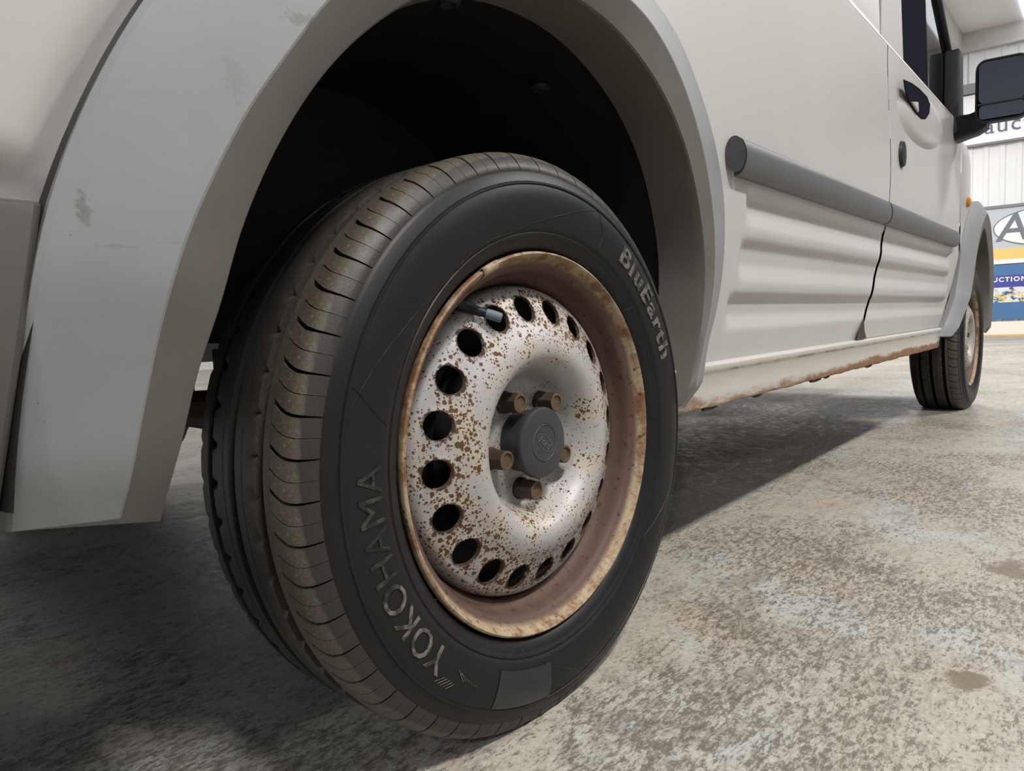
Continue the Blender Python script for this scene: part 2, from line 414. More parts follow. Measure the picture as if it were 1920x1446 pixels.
# ------------------------------------------------------------------ the building
X0, X1, Y0, Y1 = -9.0, 14.5, -7.5, 9.0
b = MB(); b.grid([[(x, y, FLOOR_Z) for y in np.linspace(Y0, Y1, 12)] for x in np.linspace(X0, X1, 14)])
floor = tag(b.build('floor', M['floor']), 'worn blotchy painted concrete floor', 'floor', kind='structure')
b = MB(); b.box((X0, Y0, CEIL_Z), (X1, Y1, CEIL_Z + 0.1))
ceiling = tag(b.build('ceiling', M['ceil'], smooth=0), 'pale boarded ceiling of the hall', 'ceiling', kind='structure')
b = MB(); b.box((X0, Y0 - 0.2, 0), (X1, Y0, CEIL_Z)); tag(b.build('wall_right', M['wallg'], smooth=0), 'cream wall behind the photographer', 'wall', kind='structure')
b = MB(); b.box((X0, Y1, 0), (X1, Y1 + 0.2, CEIL_Z)); tag(b.build('wall_left', M['wallp'], smooth=0), 'cream wall beyond the far side of the van', 'wall', kind='structure')
b = MB(); b.box((X0 - 0.2, Y0, 0), (X0, Y1, CEIL_Z))
tag(b.build('wall_back', M['wallg'], smooth=0), 'grey painted wall at the back of the hall', 'wall', kind='structure')

# front wall: local axis t runs along the wall (towards the van's far side), z up, n into the hall
W0 = Vector((12.0, 0.7, 0)); WT = Vector((-0.12, 1, 0)).normalized(); WN = Vector((-1, -0.12, 0)).normalized()
def wp(t, z, d=0.0): return W0 + WT*t + WN*d + Vector((0, 0, z))
def wall_box(mb, t0, t1, z0, z1, d0, d1):
    v = [wp(t, z, d) for d in (d0, d1) for z in (z0, z1) for t in (t0, t1)]
    mb.add(v, [(0,1,3,2),(4,6,7,5),(0,4,5,1),(2,3,7,6),(0,2,6,4),(1,5,7,3)])
b = MB(); wall_box(b, -8.4, 8.6, 0, CEIL_Z, -0.25, -0.06)
wallf = tag(b.build('wall_front', M['wallp'], smooth=0), 'far hall wall clad in white corrugated sheets', 'wall', kind='structure')
for k in range(17):                                                   # one sheet of cladding per metre
    t0 = -8.4 + k; rows = []
    for j in range(5):
        u0 = t0 + j*0.2
        for du, d in ((0.0, 0.0), (0.11, 0.0), (0.13, 0.012), (0.18, 0.012)): rows.append((u0 + du, d))
    rows.append((t0 + 0.995, 0.0))
    b = MB(); b.grid([[wp(t, z, d - 0.04) for z in (0.02, CEIL_Z - 0.02)] for t, d in rows]); b.build('cladding_sheet', M['clad'], wallf, smooth=0)
b = MB(); wall_box(b, -8.4, 8.6, 3.56, 3.70, -0.02, 0.10); tag(b.build('trim_1', M['rail'], smooth=0), 'dark steel rail across the far wall', 'rail', kind='structure')
b = MB(); wall_box(b, -8.4, 8.6, 4.18, CEIL_Z, -0.02, 0.06); tag(b.build('trim_2', M['steel'], smooth=0), 'grimy beam along the top of the far wall', 'beam', kind='structure')
b = MB(); wall_box(b, -8.4, 8.6, 0.0, 0.20, -0.02, 0.05); tag(b.build('baseboard_front', M['clad'], smooth=0), 'pale plinth at the foot of the far wall', 'plinth', kind='structure')
b = MB(); v = [wp(-8, 0, 0.9), wp(8, 0, 0.9), wp(8, 0, 0.06), wp(-8, 0, 0.06)]
b.add([(q.x, q.y, FLOOR_Z + 0.002) for q in v], [(0, 1, 2, 3)]); tag(b.build('floor_line', M['line'], smooth=0), 'yellow line painted along the far wall', 'floor line', kind='structure')
b = MB(); b.box((2.0, 1.36, 4.15), (11.9, 1.52, CEIL_Z)); tag(b.build('trim_3', M['steel'], smooth=0), 'long roof beam running to the far wall', 'beam', kind='structure')
b = MB(); b.box((7.0, -1.6, CEIL_Z - 0.03), (12.0, 0.62, CEIL_Z - 0.005)); tag(b.build('window_1', M['skylight'], smooth=0), 'bright skylight sheet above the far wall', 'skylight', kind='structure')
b = MB(); b.box((-7.5, -5.6, CEIL_Z - 0.03), (6.0, -4.4, CEIL_Z - 0.005)); tag(b.build('window_2', M['skylight'], smooth=0), 'long skylight strip over the near side of the hall', 'skylight', kind='structure')  # this strip and the next are unseen, added for bluish fill from above
b = MB(); b.box((-7.5, 6.4, CEIL_Z - 0.03), (9.0, 7.4, CEIL_Z - 0.005)); tag(b.build('window_3', M['skylight'], smooth=0), 'long skylight strip over the far side of the hall', 'skylight', kind='structure')

for k in range(6):  # made-up window row out of view, added for bluish fill
    y = 1.9 + 1.15*k
    b = MB(); b.box((X0, y, 1.3), (X0 + 0.03, y + 1.05, 3.1)); tag(b.build('window_%d' % (k + 4), M['pane'], smooth=0), 'daylit window in the back wall', 'window', 'windows in the back wall', kind='structure')
def wall_text(name, body, size, t_left, z, mat, d, parent, spacing=1.0, shear=0.0, off=0.0, skip=''):
    v, f, (a, bb) = text_mesh(body, size, 0.004, spacing, shear, offset=off)
    w = 0.0
    if skip:
        _, _, (a2, b2) = text_mesh(skip, size, 0, spacing, shear); w = b2
    mb = MB(); mb.add([wp(t_left - (x - w), z + y, d + zz) for x, y, zz in v], f)
    return mb.build(name, mat, parent, smooth=0)
# white name board
b = MB(); wall_box(b, -3.4, 3.0, 2.83, 3.55, -0.02, 0.03); s1 = b.build('sign_board', M['sign'], smooth=0)
tag(s1, 'long white sign board lettered auctions, high on the far wall', 'sign')
wall_text('lettering', 'carauctions', 0.30, 0.405, 2.955, M['ink'], 0.035, s1, 1.12, skip='car')
b = MB(); wall_box(b, -3.4, 3.0, 2.80, 2.83, -0.02, 0.05); b.build('sign_edge', M['rail'], s1, smooth=0)
# silver banner with an oval emblem
b = MB(); wall_box(b, -3.0, 3.0, 1.11, 1.885, -0.01, 0.03); s2 = b.build('logo_banner', M['silver_ban'], smooth=0)
tag(s2, 'silver banner with oval letter emblem and yellow lower stripe', 'banner')
b = MB(); wall_box(b, -3.0, 3.0, 1.11, 1.27, 0.03, 0.034); b.build('stripe', M['yellow'], s2, smooth=0)
b = MB(); wall_box(b, -3.0, 3.0, 1.045, 1.11, 0.0, 0.036); b.build('lower_edge', M['white'], s2, smooth=0)
b = MB(); wall_box(b, -3.0, 3.0, 1.86, 1.90, 0.0, 0.05); b.build('upper_edge', M['rail'], s2, smooth=0)
def ell(tc, zc, a, c, d, n=64): return [wp(tc + a*math.cos(2*PI*k/n), zc + c*math.sin(2*PI*k/n), d) for k in range(n)]
b = MB(); e = ell(-0.36, 1.555, 0.60, 0.255, 0.036); b.add(e, [tuple(range(64))]); b.build('emblem_field', M['white'], s2, smooth=0)
b = MB(); b.grid([ell(-0.36, 1.555, 0.60, 0.255, 0.037), ell(-0.36, 1.555, 0.615, 0.272, 0.037)], cv=True); b.build('emblem_ring', M['slate'], s2, smooth=0)
wall_text('emblem_lettering', 'AC', 0.56, 0.215, 1.385, M['slate'], 0.040, s2, 0.92, 0.12, 0.004)
# blue banner
b = MB(); wall_box(b, -3.0, 2.6, 0.235, 1.035, -0.01, 0.03); s3 = b.build('blue_banner', M['blue'], smooth=0)
tag(s3, 'blue banner lettered auctions with a strip of vehicle pictures', 'banner')
b = MB(); wall_box(b, -3.0, 2.6, 0.70, 0.875, 0.03, 0.034); b.build('lettered_band', M['violet'], s3, smooth=0)
b = MB(); wall_box(b, -3.0, 2.6, 0.48, 0.70, 0.03, 0.034); b.build('picture_strip', M['photo'], s3, smooth=0)
wall_text('lettering', 'AUCTIONS', 0.092, 0.325, 0.785, M['white'], 0.038, s3, 1.25, off=0.003)

# ceiling lamps (their own light included)
for i, (x, y, w) in enumerate(LAMPS):
    e = empty('ceiling_lamp', (x, y, 4.2))
    side = 'beside the van' if y < 0 else 'beyond the van'
    nth = ['second', 'third', 'fourth', 'first', 'first', 'second', 'third'][i]
    where = f'in the row {side}, {nth} from the back wall' if i != 2 else 'ahead of the bonnet, between the two rows'
    tag(e, 'long lit ceiling lamp ' + where, 'lamp', 'ceiling lamps')
    b = MB(); b.box((-0.65, -0.17, 0.02), (0.65, 0.17, 0.09)); b.box((-0.5, -0.01, 0.09), (-0.48, 0.01, 0.25)); b.box((0.48, -0.01, 0.09), (0.5, 0.01, 0.25)); b.build('housing', M['steel'], e, smooth=0)
    b = MB(); b.box((-0.62, -0.145, 0.005), (0.62, 0.145, 0.02)); b.build('diffuser', M['lamp'], e, smooth=0)
    l = area_light('lamp_light', (0, 0, 0.0), 1.24, 0.28, w, LAMP_COL); l.parent = e

# ------------------------------------------------------------------ the van
van = empty('van', (0, 0, 0))
tag(van, 'white panel van with grey arch trims and rusty steel wheels', 'van')
WB, HUB = 2.912, 0.305
WIDTH = 1.72
def ybody(z):
    z = np.asarray(z, float)
    y = np.where(z < 0.66, -0.012 + 0.032*np.clip((0.66 - z)/0.30, 0, 1.3)**1.6, -0.012)
    y = y + np.where(z > 1.10, 0.018*np.clip((z-1.10)/0.03, 0, 1) + 0.10*np.clip(z-1.13, 0, 9)**1.2, 0)
    return y
RIBS = [(0.645, 0.577, 0.512), (0.566, 0.489, 0.497), (0.477, 0.411, 0.468)]
def sm(x): x = np.clip(x, 0, 1); return x*x*(3-2*x)
def rib_depth(x, z, xr):
    d = 0.0
    for zt, zb, xl in RIBS:
        w = (zt - z)/(zt - zb)
        if 0 <= w <= 1:
            prof = sm(w/0.30) * (1 - float(np.clip((w - 0.60)/0.37, 0, 1))) if w < 1 else 0
            d = 0.0105*prof*float(sm((x - xl)/0.035))*float(sm((xr - x)/0.03))
    return d
seam_x0 = spline([0.30, 0.356, 0.389, 0.452, 0.524, 0.578, 0.64, 0.70, 0.75, 1.09, 1.20, 1.80], [1.235, 1.25, 1.275, 1.315, 1.345, 1.370, 1.392, 1.430, 1.442, 1.408, 1.42, 1.44])
def seam_x(z): return seam_x0(z) + (3.0*rib_depth(1.30, float(z), 9.0) if 0.40 < float(z) < 0.65 else 0)
# trim outline (angle about the arch centre, radius)
ARC = (0.0, 0.43)
def arc_fn(pts): a = sorted(pts); return spline([q[0] for q in a], [q[1] for q in a])
LIP = arc_fn([(-24.2, .294), (-14.5, .309), (-1.5, .332), (12.7, .356), (26.5, .369), (39, .377), (50, .377), (60.5, .372), (71, .366), (80.4, .359), (100, .345), (123.5, .331), (141.8, .333), (155.7, .340), (166.4, .350), (176.6, .364), (182.9, .381), (189.5, .401), (195, .426)])
CREST = arc_fn([(-22.2, .309), (-13.6, .315), (-5.1, .329), (2.4, .348), (12.4, .373), (27.3, .398), (39.3, .411), (50, .417), (61.5, .413), (71, .400), (90, .385), (115, .371), (139, .368), (147, .369), (157, .378), (164.7, .388), (170, .397), (177.7, .411), (185.1, .428), (190.4, .445), (193.5, .460)])
OUTER = arc_fn([(-19.6, .345), (-12.2, .353), (-5.3, .362), (3.2, .394), (11, .423), (22.3, .457), (33.8, .472), (42.4, .474), (53, .474), (61, .464), (80, .447), (110, .438), (135, .443), (152.2, .450), (159.1, .455), (169.2, .465), (179, .477), (190.6, .502), (192.5, .507)])
def arch_pt(fn, a, cx=0.0): r = float(fn(a)); return cx + ARC[0] + r*math.cos(math.radians(a)), ARC[1] + r*math.sin(math.radians(a))

def seam_gap(z): return 0.003 + 0.007*float(sm((0.68 - z)/0.05))
def panel_grid(xfun0, xfun1, z0, z1, nx, nz, cut, xr, extra=None, ribs=True):
    us = np.linspace(0, 1, nx); zs = np.linspace(z0, z1, nz); P = []
    for u in us:
        rowp = []
        for z in zs:
            x = float(xfun0(z)) + u*(float(xfun1(z)) - float(xfun0(z)))
            y = float(ybody(z)) + (rib_depth(x, z, xr) if ribs else 0)
            if extra: y += extra(x, z)
            rowp.append((x, y, z))
        P.append(rowp)
    v = [q for r in P for q in r]; f = []
    for i in range(nx-1):
        for j in range(nz-1):
            ids = (i*nz+j, i*nz+j+1, (i+1)*nz+j+1, (i+1)*nz+j)
            cxm = sum(v[k][0] for k in ids)/4; czm = sum(v[k][2] for k in ids)/4
            if cut and cut(cxm, czm): continue
            f.append(ids)
    return v, f
def in_arch(cx, pad=0.02):
    def g(x, z):
        dx, dz = x - cx - ARC[0], z - ARC[1]; a = math.degrees(math.atan2(dz, dx)); a = a + 360 if a < -90 else a
        if a < -21 or a > 193.5: return z < ARC[1]
        return math.hypot(dx, dz) < float(OUTER(a)) - pad
    return g
def quarter_extra(x, z):
    # rounded return of the quarter panel along the bumper top and the arch trim
    d = 0.0
    if x < 0:
        if z < 0.56: d = max(d, 0.012*float(sm((0.552 - z)/0.035)))
        dx, dz = x, z - ARC[1]; a = math.degrees(math.atan2(dz, dx)); a = a + 360 if a < -90 else a
        if 100 < a < 195:
            g = math.hypot(dx, dz) - float(OUTER(min(a, 192))); d = max(d, 0.010*float(sm((0.022 - g)/0.022))*float(sm((a-130)/25)))
    return d
ca = in_arch(0.0)
v, f = panel_grid(lambda z: -0.86 if z > 0.5 else -0.86, lambda z: seam_x(z) - seam_gap(z), 0.362, 1.74, 250, 250, lambda x, z: ca(x, z) or (x < -0.3 and z < 0.517), 9.0, quarter_extra)
side = mk('side_panel', v, f, M['paint'], van, 50)
# crease where the shoulder catches the light is part of ybody(); door panel next
WING_X = 2.50
v, f = panel_grid(lambda z: seam_x(z) + seam_gap(z), lambda z: 2.46 - 0.0*z + 0.05*float(np.clip((z-0.36)/0.7, 0, 1)) - 0.16*float(np.clip((0.62-z)/0.25, 0, 1)), 0.366, 1.105, 130, 150, None, 2.34)
door = mk('front_door', v, f, M['paint'], van, 50); door['label'] = 'white front door with recessed handle'
# dark gap behind the seam
b = MB(); rows = []
for z in np.linspace(0.355, 1.74, 90):
    x = float(seam_x(z)); y = float(ybody(z)); yr = y + rib_depth(x, z, 9)
    w = 0.016 + 0.012*float(sm((0.68 - z)/0.10))
    rows.append([(x - w, yr + 0.014, z), (x + w, yr + 0.014, z)])
b.grid(rows); b.build('door_seam', M['gap'], van)
# dirt-filled lower end of the seam
b = MB(); b.add([(1.285, 0.010, 0.420), (1.290, 0.009, 0.385), (1.315, 0.0110, 0.366), (1.225, 0.0115, 0.364), (1.238, 0.010, 0.384)], [(0, 1, 2, 3, 4)]); b.build('seam_dirt', M['axle'], van)

# rear side glassless upper body, window area of the door
def wy(z): return float(ybody(z))
b = MB()   # door window frame, rear (painted) part
b.prism([(1.445, 1.10), (1.70, 1.10), (1.66, 1.30), (1.62, 1.70), (1.47, 1.72), (1.45, 1.3)], 0.012, 0.05)
fr_ = b.build('window_frame', M['paint'], door, 0)
b = MB(); b.prism([(1.70, 1.118), (2.085, 1.118), (2.05, 1.30), (1.97, 1.66), (1.63, 1.66), (1.655, 1.30)], 0.020, 0.035); b.build('window_surround', M['dull'], door, 0)  # black panel standing for a dark reflection in the door glass
b = MB(); b.prism([(2.085, 1.12), (2.42, 1.12), (2.40, 1.35), (2.205, 1.466), (1.97, 1.62), (2.05, 1.30)], 0.022, 0.027); b.build('window_pane', M['glass'], door, 0)
b = MB()   # bright weather strip along the belt line
rows = []
for x in np.linspace(1.05, 2.40, 30): rows.append([(x, -0.0125, 1.098), (x, -0.0105, 1.106), (x, -0.002, 1.112), (x, 0.016, 1.118)])
b.grid(rows); b.build('belt_edge', M['paint'], van)
b = MB(); b.tube([(2.43, 0.018, 1.10), (2.425, 0.018, 1.34), (2.208, 0.018, 1.466), (1.90, 0.05, 1.66)], 0.012, 8); b.build('window_seal', M['black'], door)
b = MB(); b.tube([(2.475, 0.035, 1.08), (2.46, 0.035, 1.34), (2.235, 0.035, 1.475), (1.93, 0.065, 1.68)], 0.020, 8); b.build('windscreen_pillar', M['paint'], van)

# door handle: painted bezel, dark bowl, flap
b = MB(); n = 40; rows = []
hc = (1.82, 0.990)
for s, y in ((1.0, -0.0118), (0.93, -0.0150), (0.84, -0.0205), (0.72, -0.0245), (0.55, -0.0262), (0.3, -0.0268), (0.0, -0.0268)):
    rows.append([(hc[0] + 0.31*s*math.cos(2*PI*k/n), y, hc[1] + 0.078*s*math.sin(2*PI*k/n) + 0.02*s*math.cos(2*PI*k/n)) for k in range(n)])
b.grid(rows, cv=True); hb = b.build('door_handle', M['paint'], door, 80)
b = MB(); poly = [(1.518, 1.034), (1.60, 1.045), (1.70, 1.052), (1.80, 1.052), (1.845, 1.040), (1.835, 1.012), (1.79, 0.988), (1.73, 0.976), (1.655, 0.978), (1.575, 0.992), (1.53, 1.014)]
pc = (sum(q[0] for q in poly)/len(poly), sum(q[1] for q in poly)/len(poly))
b.grid([[(pc[0] + (x - pc[0])*k, y, pc[1] + (z - pc[1])*k) for x, z in poly] for k, y in ((1.04, -0.0255), (1.0, -0.0285), (0.94, -0.0280), (0.8, -0.0274), (0.0, -0.0272))], cv=True); b.build('handle_bowl', M['dull'], door, 60)
b = MB(); b.prism([(1.585, 0.992), (1.665, 0.980), (1.655, 1.006)], -0.034, -0.0275); bevel(b.build('handle_grip', M['paint'], door), 0.002)
b = MB(); n = 20
b.grid([[(1.56 + 0.030*s*math.cos(2*PI*k/n), y, 0.853 + 0.036*s*math.sin(2*PI*k/n)) for k in range(n)] for s, y in ((1, -0.012), (0.9, -0.020), (0.5, -0.022), (0, -0.022))], cv=True)
lk = b.build('door_lock', M['black'], door, 50)

# side mouldings (D-section, closed by an oval end)
def moulding(name, x0, x1, end0, parent):
    n = 14; sec = [(-0.0115 - 0.0235*math.sin(PI*k/n)**0.55, 0.679 - 0.0285*math.cos(PI*k/n)) for k in range(n+1)]
    b = MB(); xs = np.linspace(x0, x1, 24); P = [[(x - (0.028*(1 - abs(yy + 0.0115)/0.0235) if (i == 0 and end0) else 0) + (0.02 + 0.032*((zz - 0.679)/0.0285)**2*(1 - abs(yy + 0.0115)/0.0235) if i == 0 and end0 else 0), yy, zz) for yy, zz in sec] for i, x in enumerate(xs)]
    b.grid(P); N = len(sec)
    b.f.append(tuple(range(N))); b.f.append(tuple((len(xs)-1)*N + k for k in range(N))[::-1])
    return b.build(name, M['mould'], parent, 40)
mo = moulding('side_moulding', 0.443, 1.357, True, van)
moulding('door_moulding', 1.372, 2.36, False, door)
# dark end face of the moulding
b = MB(); n = 20
b.add([(0.458 - 0.024*(1 - (0.5 - 0.5*math.cos(2*PI*k/n))), -0.0235 + 0.0108*math.cos(2*PI*k/n), 0.679 + 0.027*math.sin(2*PI*k/n)) for k in range(n)], [tuple(range(n))]); b.build('moulding_end', M['cap'], mo, 0)

# sill
sec = [(0.030, 0.3655), (0.013, 0.3645), (0.0065, 0.3605), (0.0065, 0.3555), (0.0095, 0.3500), (0.013, 0.3440), (0.0155, 0.318), (0.0165, 0.300), (0.0185, 0.2945), (0.024, 0.2915), (0.045, 0.2900), (0.050, 0.296), (0.10, 0.300)]
b = MB(); rows = []
for x in np.linspace(0.24, 2.30, 80):
    wob = 0.0008*math.sin(37*x) + 0.0006*math.sin(91*x + 1)
    rows.append([(x, y, z + (wob if z < 0.31 else 0)) for y, z in sec])
b.grid(rows); sill = b.build('sill', M['sill'], van, 30)
for x, s in ((0.42, 1), (0.62, .8), (0.93, 1.2), (1.02, .7), (1.36, 1)):
    b = MB(); b.tube([(x, 0.024, 0.2915), (x + 0.02*s, 0.024, 0.2895), (x + 0.05*s, 0.024, 0.2915)], 0.003*s, 6); b.build('rust_flake', M['axle'], sill)

# wheel-arch trims
def arch_trim(cx, name, label, front=False):
    rows = []; n = 120
    for i in range(n + 1):
        s = i/n; k = float(sm((s - 0.35)/0.35))                          # 0 on the rear leg of the arch, 1 on the front leg
        aL = 195 + (-24.2-195)*s; aC = 192.3 + (-22.2-192.3)*s; aO = 190.9 + (-19.6-190.9)*s
        L = arch_pt(LIP, aL); C = arch_pt(CREST, aC); O = arch_pt(OUTER, aO)
        yl, yc, yo = (-0.044, -0.054, -0.015) if front else (-0.009*(1-k) - 0.018*k, -0.033*(1-k) - 0.0265*k, -0.0135)
        if front: yl += 0.02*k; yc += 0.02*k; L = (L[0]*0.95, ARC[1] + (L[1] - ARC[1])*0.93)
        def tuck(x, z): return 0.16*max(0, 0.47 - z) + 0.35*max(0, 0.362 - z) if x < 0 else 0.6*max(0, 0.34 - z)
        def sweep(x, z):
            h = max(0, 0.62 - z); return x - (2.0*h*h if front and x < 0 else 0)
        def lerp2(A, B, t): return (A[0]*(1-t) + B[0]*t, A[1]*(1-t) + B[1]*t)
        pts = [(L, 0.055), (L, -0.0005), (L, yl + 0.002), (lerp2(L, C, .04), yl - 0.0008), (lerp2(C, L, .025), yc + 0.0005), (lerp2(C, O, .012), yc), (lerp2(C, O, .5), yc*0.55 + yo*0.45), (lerp2(O, C, .05), yo - 0.003), (O, yo), (O, 0.004)]
        row = []
        for q, y in pts:
            tk = tuck(q[0], q[1]); x, z = q
            if not front and x < 0: g = 1 + tk/(y + 0.463); x = -0.585 + (x + 0.585)*g; z = 0.435 + (z - 0.435)*g   # the leg leans in and lengthens as it tucks under
            row.append((cx + sweep(x, q[1]), y + tk, z))
        rows.append(row)
    b = MB(); b.grid(rows); k = len(rows[0])
    b.f.append(tuple(range(1, k))); e = n*k; b.f.append(tuple(e + j for j in range(1, k))[::-1])
    ob = b.build(name, M['trim'], van, 24); ob['label'] = label
    ob.data.materials.append(M['trim_dust'])
    for i in range(n):                                                   # the inward-facing return of the flare is tinted brown, with dust and a duller reflection both in the colour
        for j in range(4): ob.data.polygons[i*(k-1) + j].material_index = 1
    return ob
arch_trim(0.0, 'wheel_arch_trim', 'scuffed grey plastic arch trim around the near rear wheel')
arch_trim(WB, 'wheel_arch_trim', 'grey plastic arch trim around the front wheel', True)
# dark sealing line between trim and side panel
b = MB(); rows = []
for i in range(91):
    a = 190 + (-16-190)*i/90; r = float(OUTER(a)); c_, s_ = math.cos(math.radians(a)), math.sin(math.radians(a))
    y = -0.0122
    z = ARC[1] + r*s_; yb = float(ybody(z))
    rows.append([((r-0.004)*c_, min(y, yb) - 0.0008, ARC[1] + (r-0.004)*s_), ((r+0.0025)*c_, yb - 0.0008, ARC[1] + (r+0.0025)*s_)])
b.grid(rows); b.build('trim_seal', M['gap'], van)

# wheel housings
def liner(cx, a0, a1, name):
    b = MB(); rows = []
    for i in range(61):
        a = a0 + (a1-a0)*i/60; L = arch_pt(LIP, a); k = 1.02
        xx, zz = cx + L[0]*k, ARC[1] + (L[1]-ARC[1])*k
        rows.append([(xx, y, zz) for y in (0.004, 0.06, 0.14, 0.145, 0.25, 0.255, 0.42)])
    b.grid(rows)
    # inner wall of the housing
    base = len(b.v); inner = [r[-1] for r in rows]
    b.add(inner + [(inner[-1][0], 0.42, 0.40), (inner[0][0], 0.42, 0.44)], [tuple(range(len(inner) + 2))])
    return b.build(name, M['liner'], van, 40)
li = liner(0.0, 172, -24, 'wheel_housing'); liner(WB, 195, -24, 'wheel_housing')
for px, py, pz in ((-0.045, 0.080, 0.782), (0.180, 0.138, 0.758)):
    b = MB(); n = 14; b.grid([[(px + r*math.cos(2*PI*k/n), py + r*math.sin(2*PI*k/n), pz - h) for k in range(n)] for r, h in ((0.014, 0), (0.014, 0.003), (0.009, 0.006), (0.004, 0.004), (0, 0.004))], cv=True)
    b.build('liner_clip', M['cap'], li)

# rear bumper
b = MB(); rows = []
def bump_x(z): return -0.4605 - 0.036*(0.515 - z)/0.18
for z, y in ((0.514, 0.045), (0.5145, -0.008), (0.512, -0.0125), (0.506, -0.0135), (0.43, -0.014), (0.345, -0.010), (0.325, 0.005), (0.315, 0.05)):
    rows.append([(bump_x(z) + 0.001, y + 0.030, z), (bump_x(z), y + 0.003, z), (bump_x(z) - 0.004, y, z)] + [(x, y, z) for x in np.linspace(bump_x(z) - 0.03, -0.82, 10)] + [(-0.93, y + 0.06, z), (-0.97, y + 0.25, z), (-0.985, 0.86, z)])
b.grid(rows); rb = b.build('rear_bumper', M['bumper'], van, 35)
b = MB(); b.grid([[(x, 0.02, z) for x in np.linspace(-0.50, -0.44, 3)] for z in (0.35, 0.53)]); b.build('bumper_gap', M['gap'], van)

# front wing
b = MB(); rows = []; cw = in_arch(WB)
xs = np.linspace(2.515, 3.42, 60); zs = np.linspace(0.36, 1.06, 60); P = []
for x in xs: P.append([(x, float(ybody(z)) + 0.22*max(0, x - 2.62)**1.8 + 0.5*max(0, z - 1.0)**1.5, z) for z in zs])
v = [q for r in P for q in r]; f = []
for i in range(59):
    for j in range(59):
        ids = (i*60+j, i*60+j+1, (i+1)*60+j+1, (i+1)*60+j); cxm = sum(v[k][0] for k in ids)/4; czm = sum(v[k][2] for k in ids)/4
        if cw(cxm, czm) or (cxm > WB + 0.1 and czm < 0.8): continue
        f.append(ids)
mk('front_wing', v, f, M['paint'], van, 50)
b = MB(); b.grid([[(x, 0.012, z) for x in (2.40, 2.53)] for z in (0.40, 0.70, 1.06)]); b.build('wing_seam', M['gap'], van)
b = MB(); n = 16; b.grid([[(2.66 + 0.024*s*math.cos(2*PI*k/n), y, 0.842 + 0.020*s*math.sin(2*PI*k/n)) for k in range(n)] for s, y in ((1, -0.010), (0.95, -0.020), (0.5, -0.024), (0, -0.025))], cv=True); b.build('side_indicator', M['amber'], van)

# wing mirror
b = MB(); b.prism([(2.335, 1.045), (2.47, 1.06), (2.465, 1.10), (2.44, 1.335), (2.36, 1.34), (2.345, 1.12)], -0.024, 0.020); sail = bevel(b.build('wing_mirror', M['black'], van), 0.006); sail['label'] = 'black door mirror on a stout arm'
b = MB(); rows = []
for t, (x, y, z, hx, hz) in enumerate(((2.40, -0.012, 1.070, 0.055, 0.042), (2.375, -0.05, 1.066, 0.046, 0.036), (2.345, -0.085, 1.066, 0.042, 0.036), (2.32, -0.115, 1.085, 0.040, 0.045))):
    rows.append([(x + hx*c, y, z + hz*s) for c, s in ((-1, -.8), (-.8, -1), (.8, -1), (1, -.8), (1, .8), (.8, 1), (-.8, 1), (-1, .8))])
b.grid(rows, cv=True); b.f.append(tuple(range(8))); b.f.append(tuple(24 + k for k in range(8))[::-1]); b.build('mirror_arm', M['black'], sail, 50)
def rrect(hy, hz, r, n=5):
    o = []
    for cy, cz, a0 in ((hy-r, hz-r, 0), (-hy+r, hz-r, 90), (-hy+r, -hz+r, 180), (hy-r, -hz+r, 270)):
        for k in range(n+1):
            a = math.radians(a0 + 90*k/n); o.append((cy + r*math.cos(a), cz + r*math.sin(a)))
    return o
MC = Vector((2.27, -0.158, 1.148)); MR = Matrix.Rotation(math.radians(8), 4, 'Z') @ Matrix.Rotation(math.radians(-3), 4, 'Y')
def mloc(q): return tuple(MC + (MR @ Vector(q)))
rows = []
for x, s in ((0.0, 0.93), (-0.006, 0.955), (-0.003, 1.0), (0.03, 1.02), (0.08, 0.92), (0.115, 0.70), (0.125, 0.35), (0.126, 0.0)):
    rows.append([mloc((x, y*s, z*s)) for y, z in rrect(0.072, 0.101, 0.028)])
b = MB(); b.grid(rows, cv=True); b.build('mirror_housing', M['black'], sail, 50)
b = MB(); rr = rrect(0.064, 0.066, 0.018); b.add([mloc((-0.002, y, z + 0.027)) for y, z in rr], [tuple(range(len(rr)))]); b.build('mirror_glass', M['mirror'], sail, 0)
b = MB(); rr = rrect(0.062, 0.022, 0.012); b.add([mloc((-0.0035, y, z - 0.068)) for y, z in rr], [tuple(range(len(rr)))]); b.build('blind_spot_glass', M['mirror'], sail, 0)
b = MB(); b.grid([[mloc((-0.004 - 0.003*math.sin(PI*k/6), y, z)) for y in (-0.066, 0.066)] for k, z in enumerate(np.linspace(-0.046, -0.038, 7))]); b.build('glass_divider', M['black'], sail)

# rest of the shell, seen only past the near side
b = MB(); rows = []
for x in (-0.86, -0.6, 0.5, 1.6, 1.98):
    rows.append([(x, wy(1.74), 1.74), (x, 0.16, 1.80), (x, 0.5, 1.83), (x, WIDTH/2, 1.84), (x, WIDTH-0.5, 1.83), (x, WIDTH-0.16, 1.80), (x, WIDTH-0.08, 1.74)])
b.grid(rows); b.build('roof', M['paint'], van)
b = MB(); rows = []
for z in (0.36, 0.7, 1.1, 1.74): rows.append([(x, WIDTH - float(ybody(z)), z) for x in (-0.86, 0.5, 1.44)])
b.grid(rows)
b.prism([(1.44, 0.36), (2.5, 0.36), (2.5, 1.08), (1.44, 1.10)], WIDTH + 0.0, WIDTH + 0.01); b.build('far_side_panel', M['paint'], van)
b = MB(); b.grid([[(-0.86, y, z) for y in np.linspace(wy(z), WIDTH - wy(z), 6)] for z in (0.5, 0.8, 1.1, 1.74)]); b.build('rear_doors', M['paint'], van)
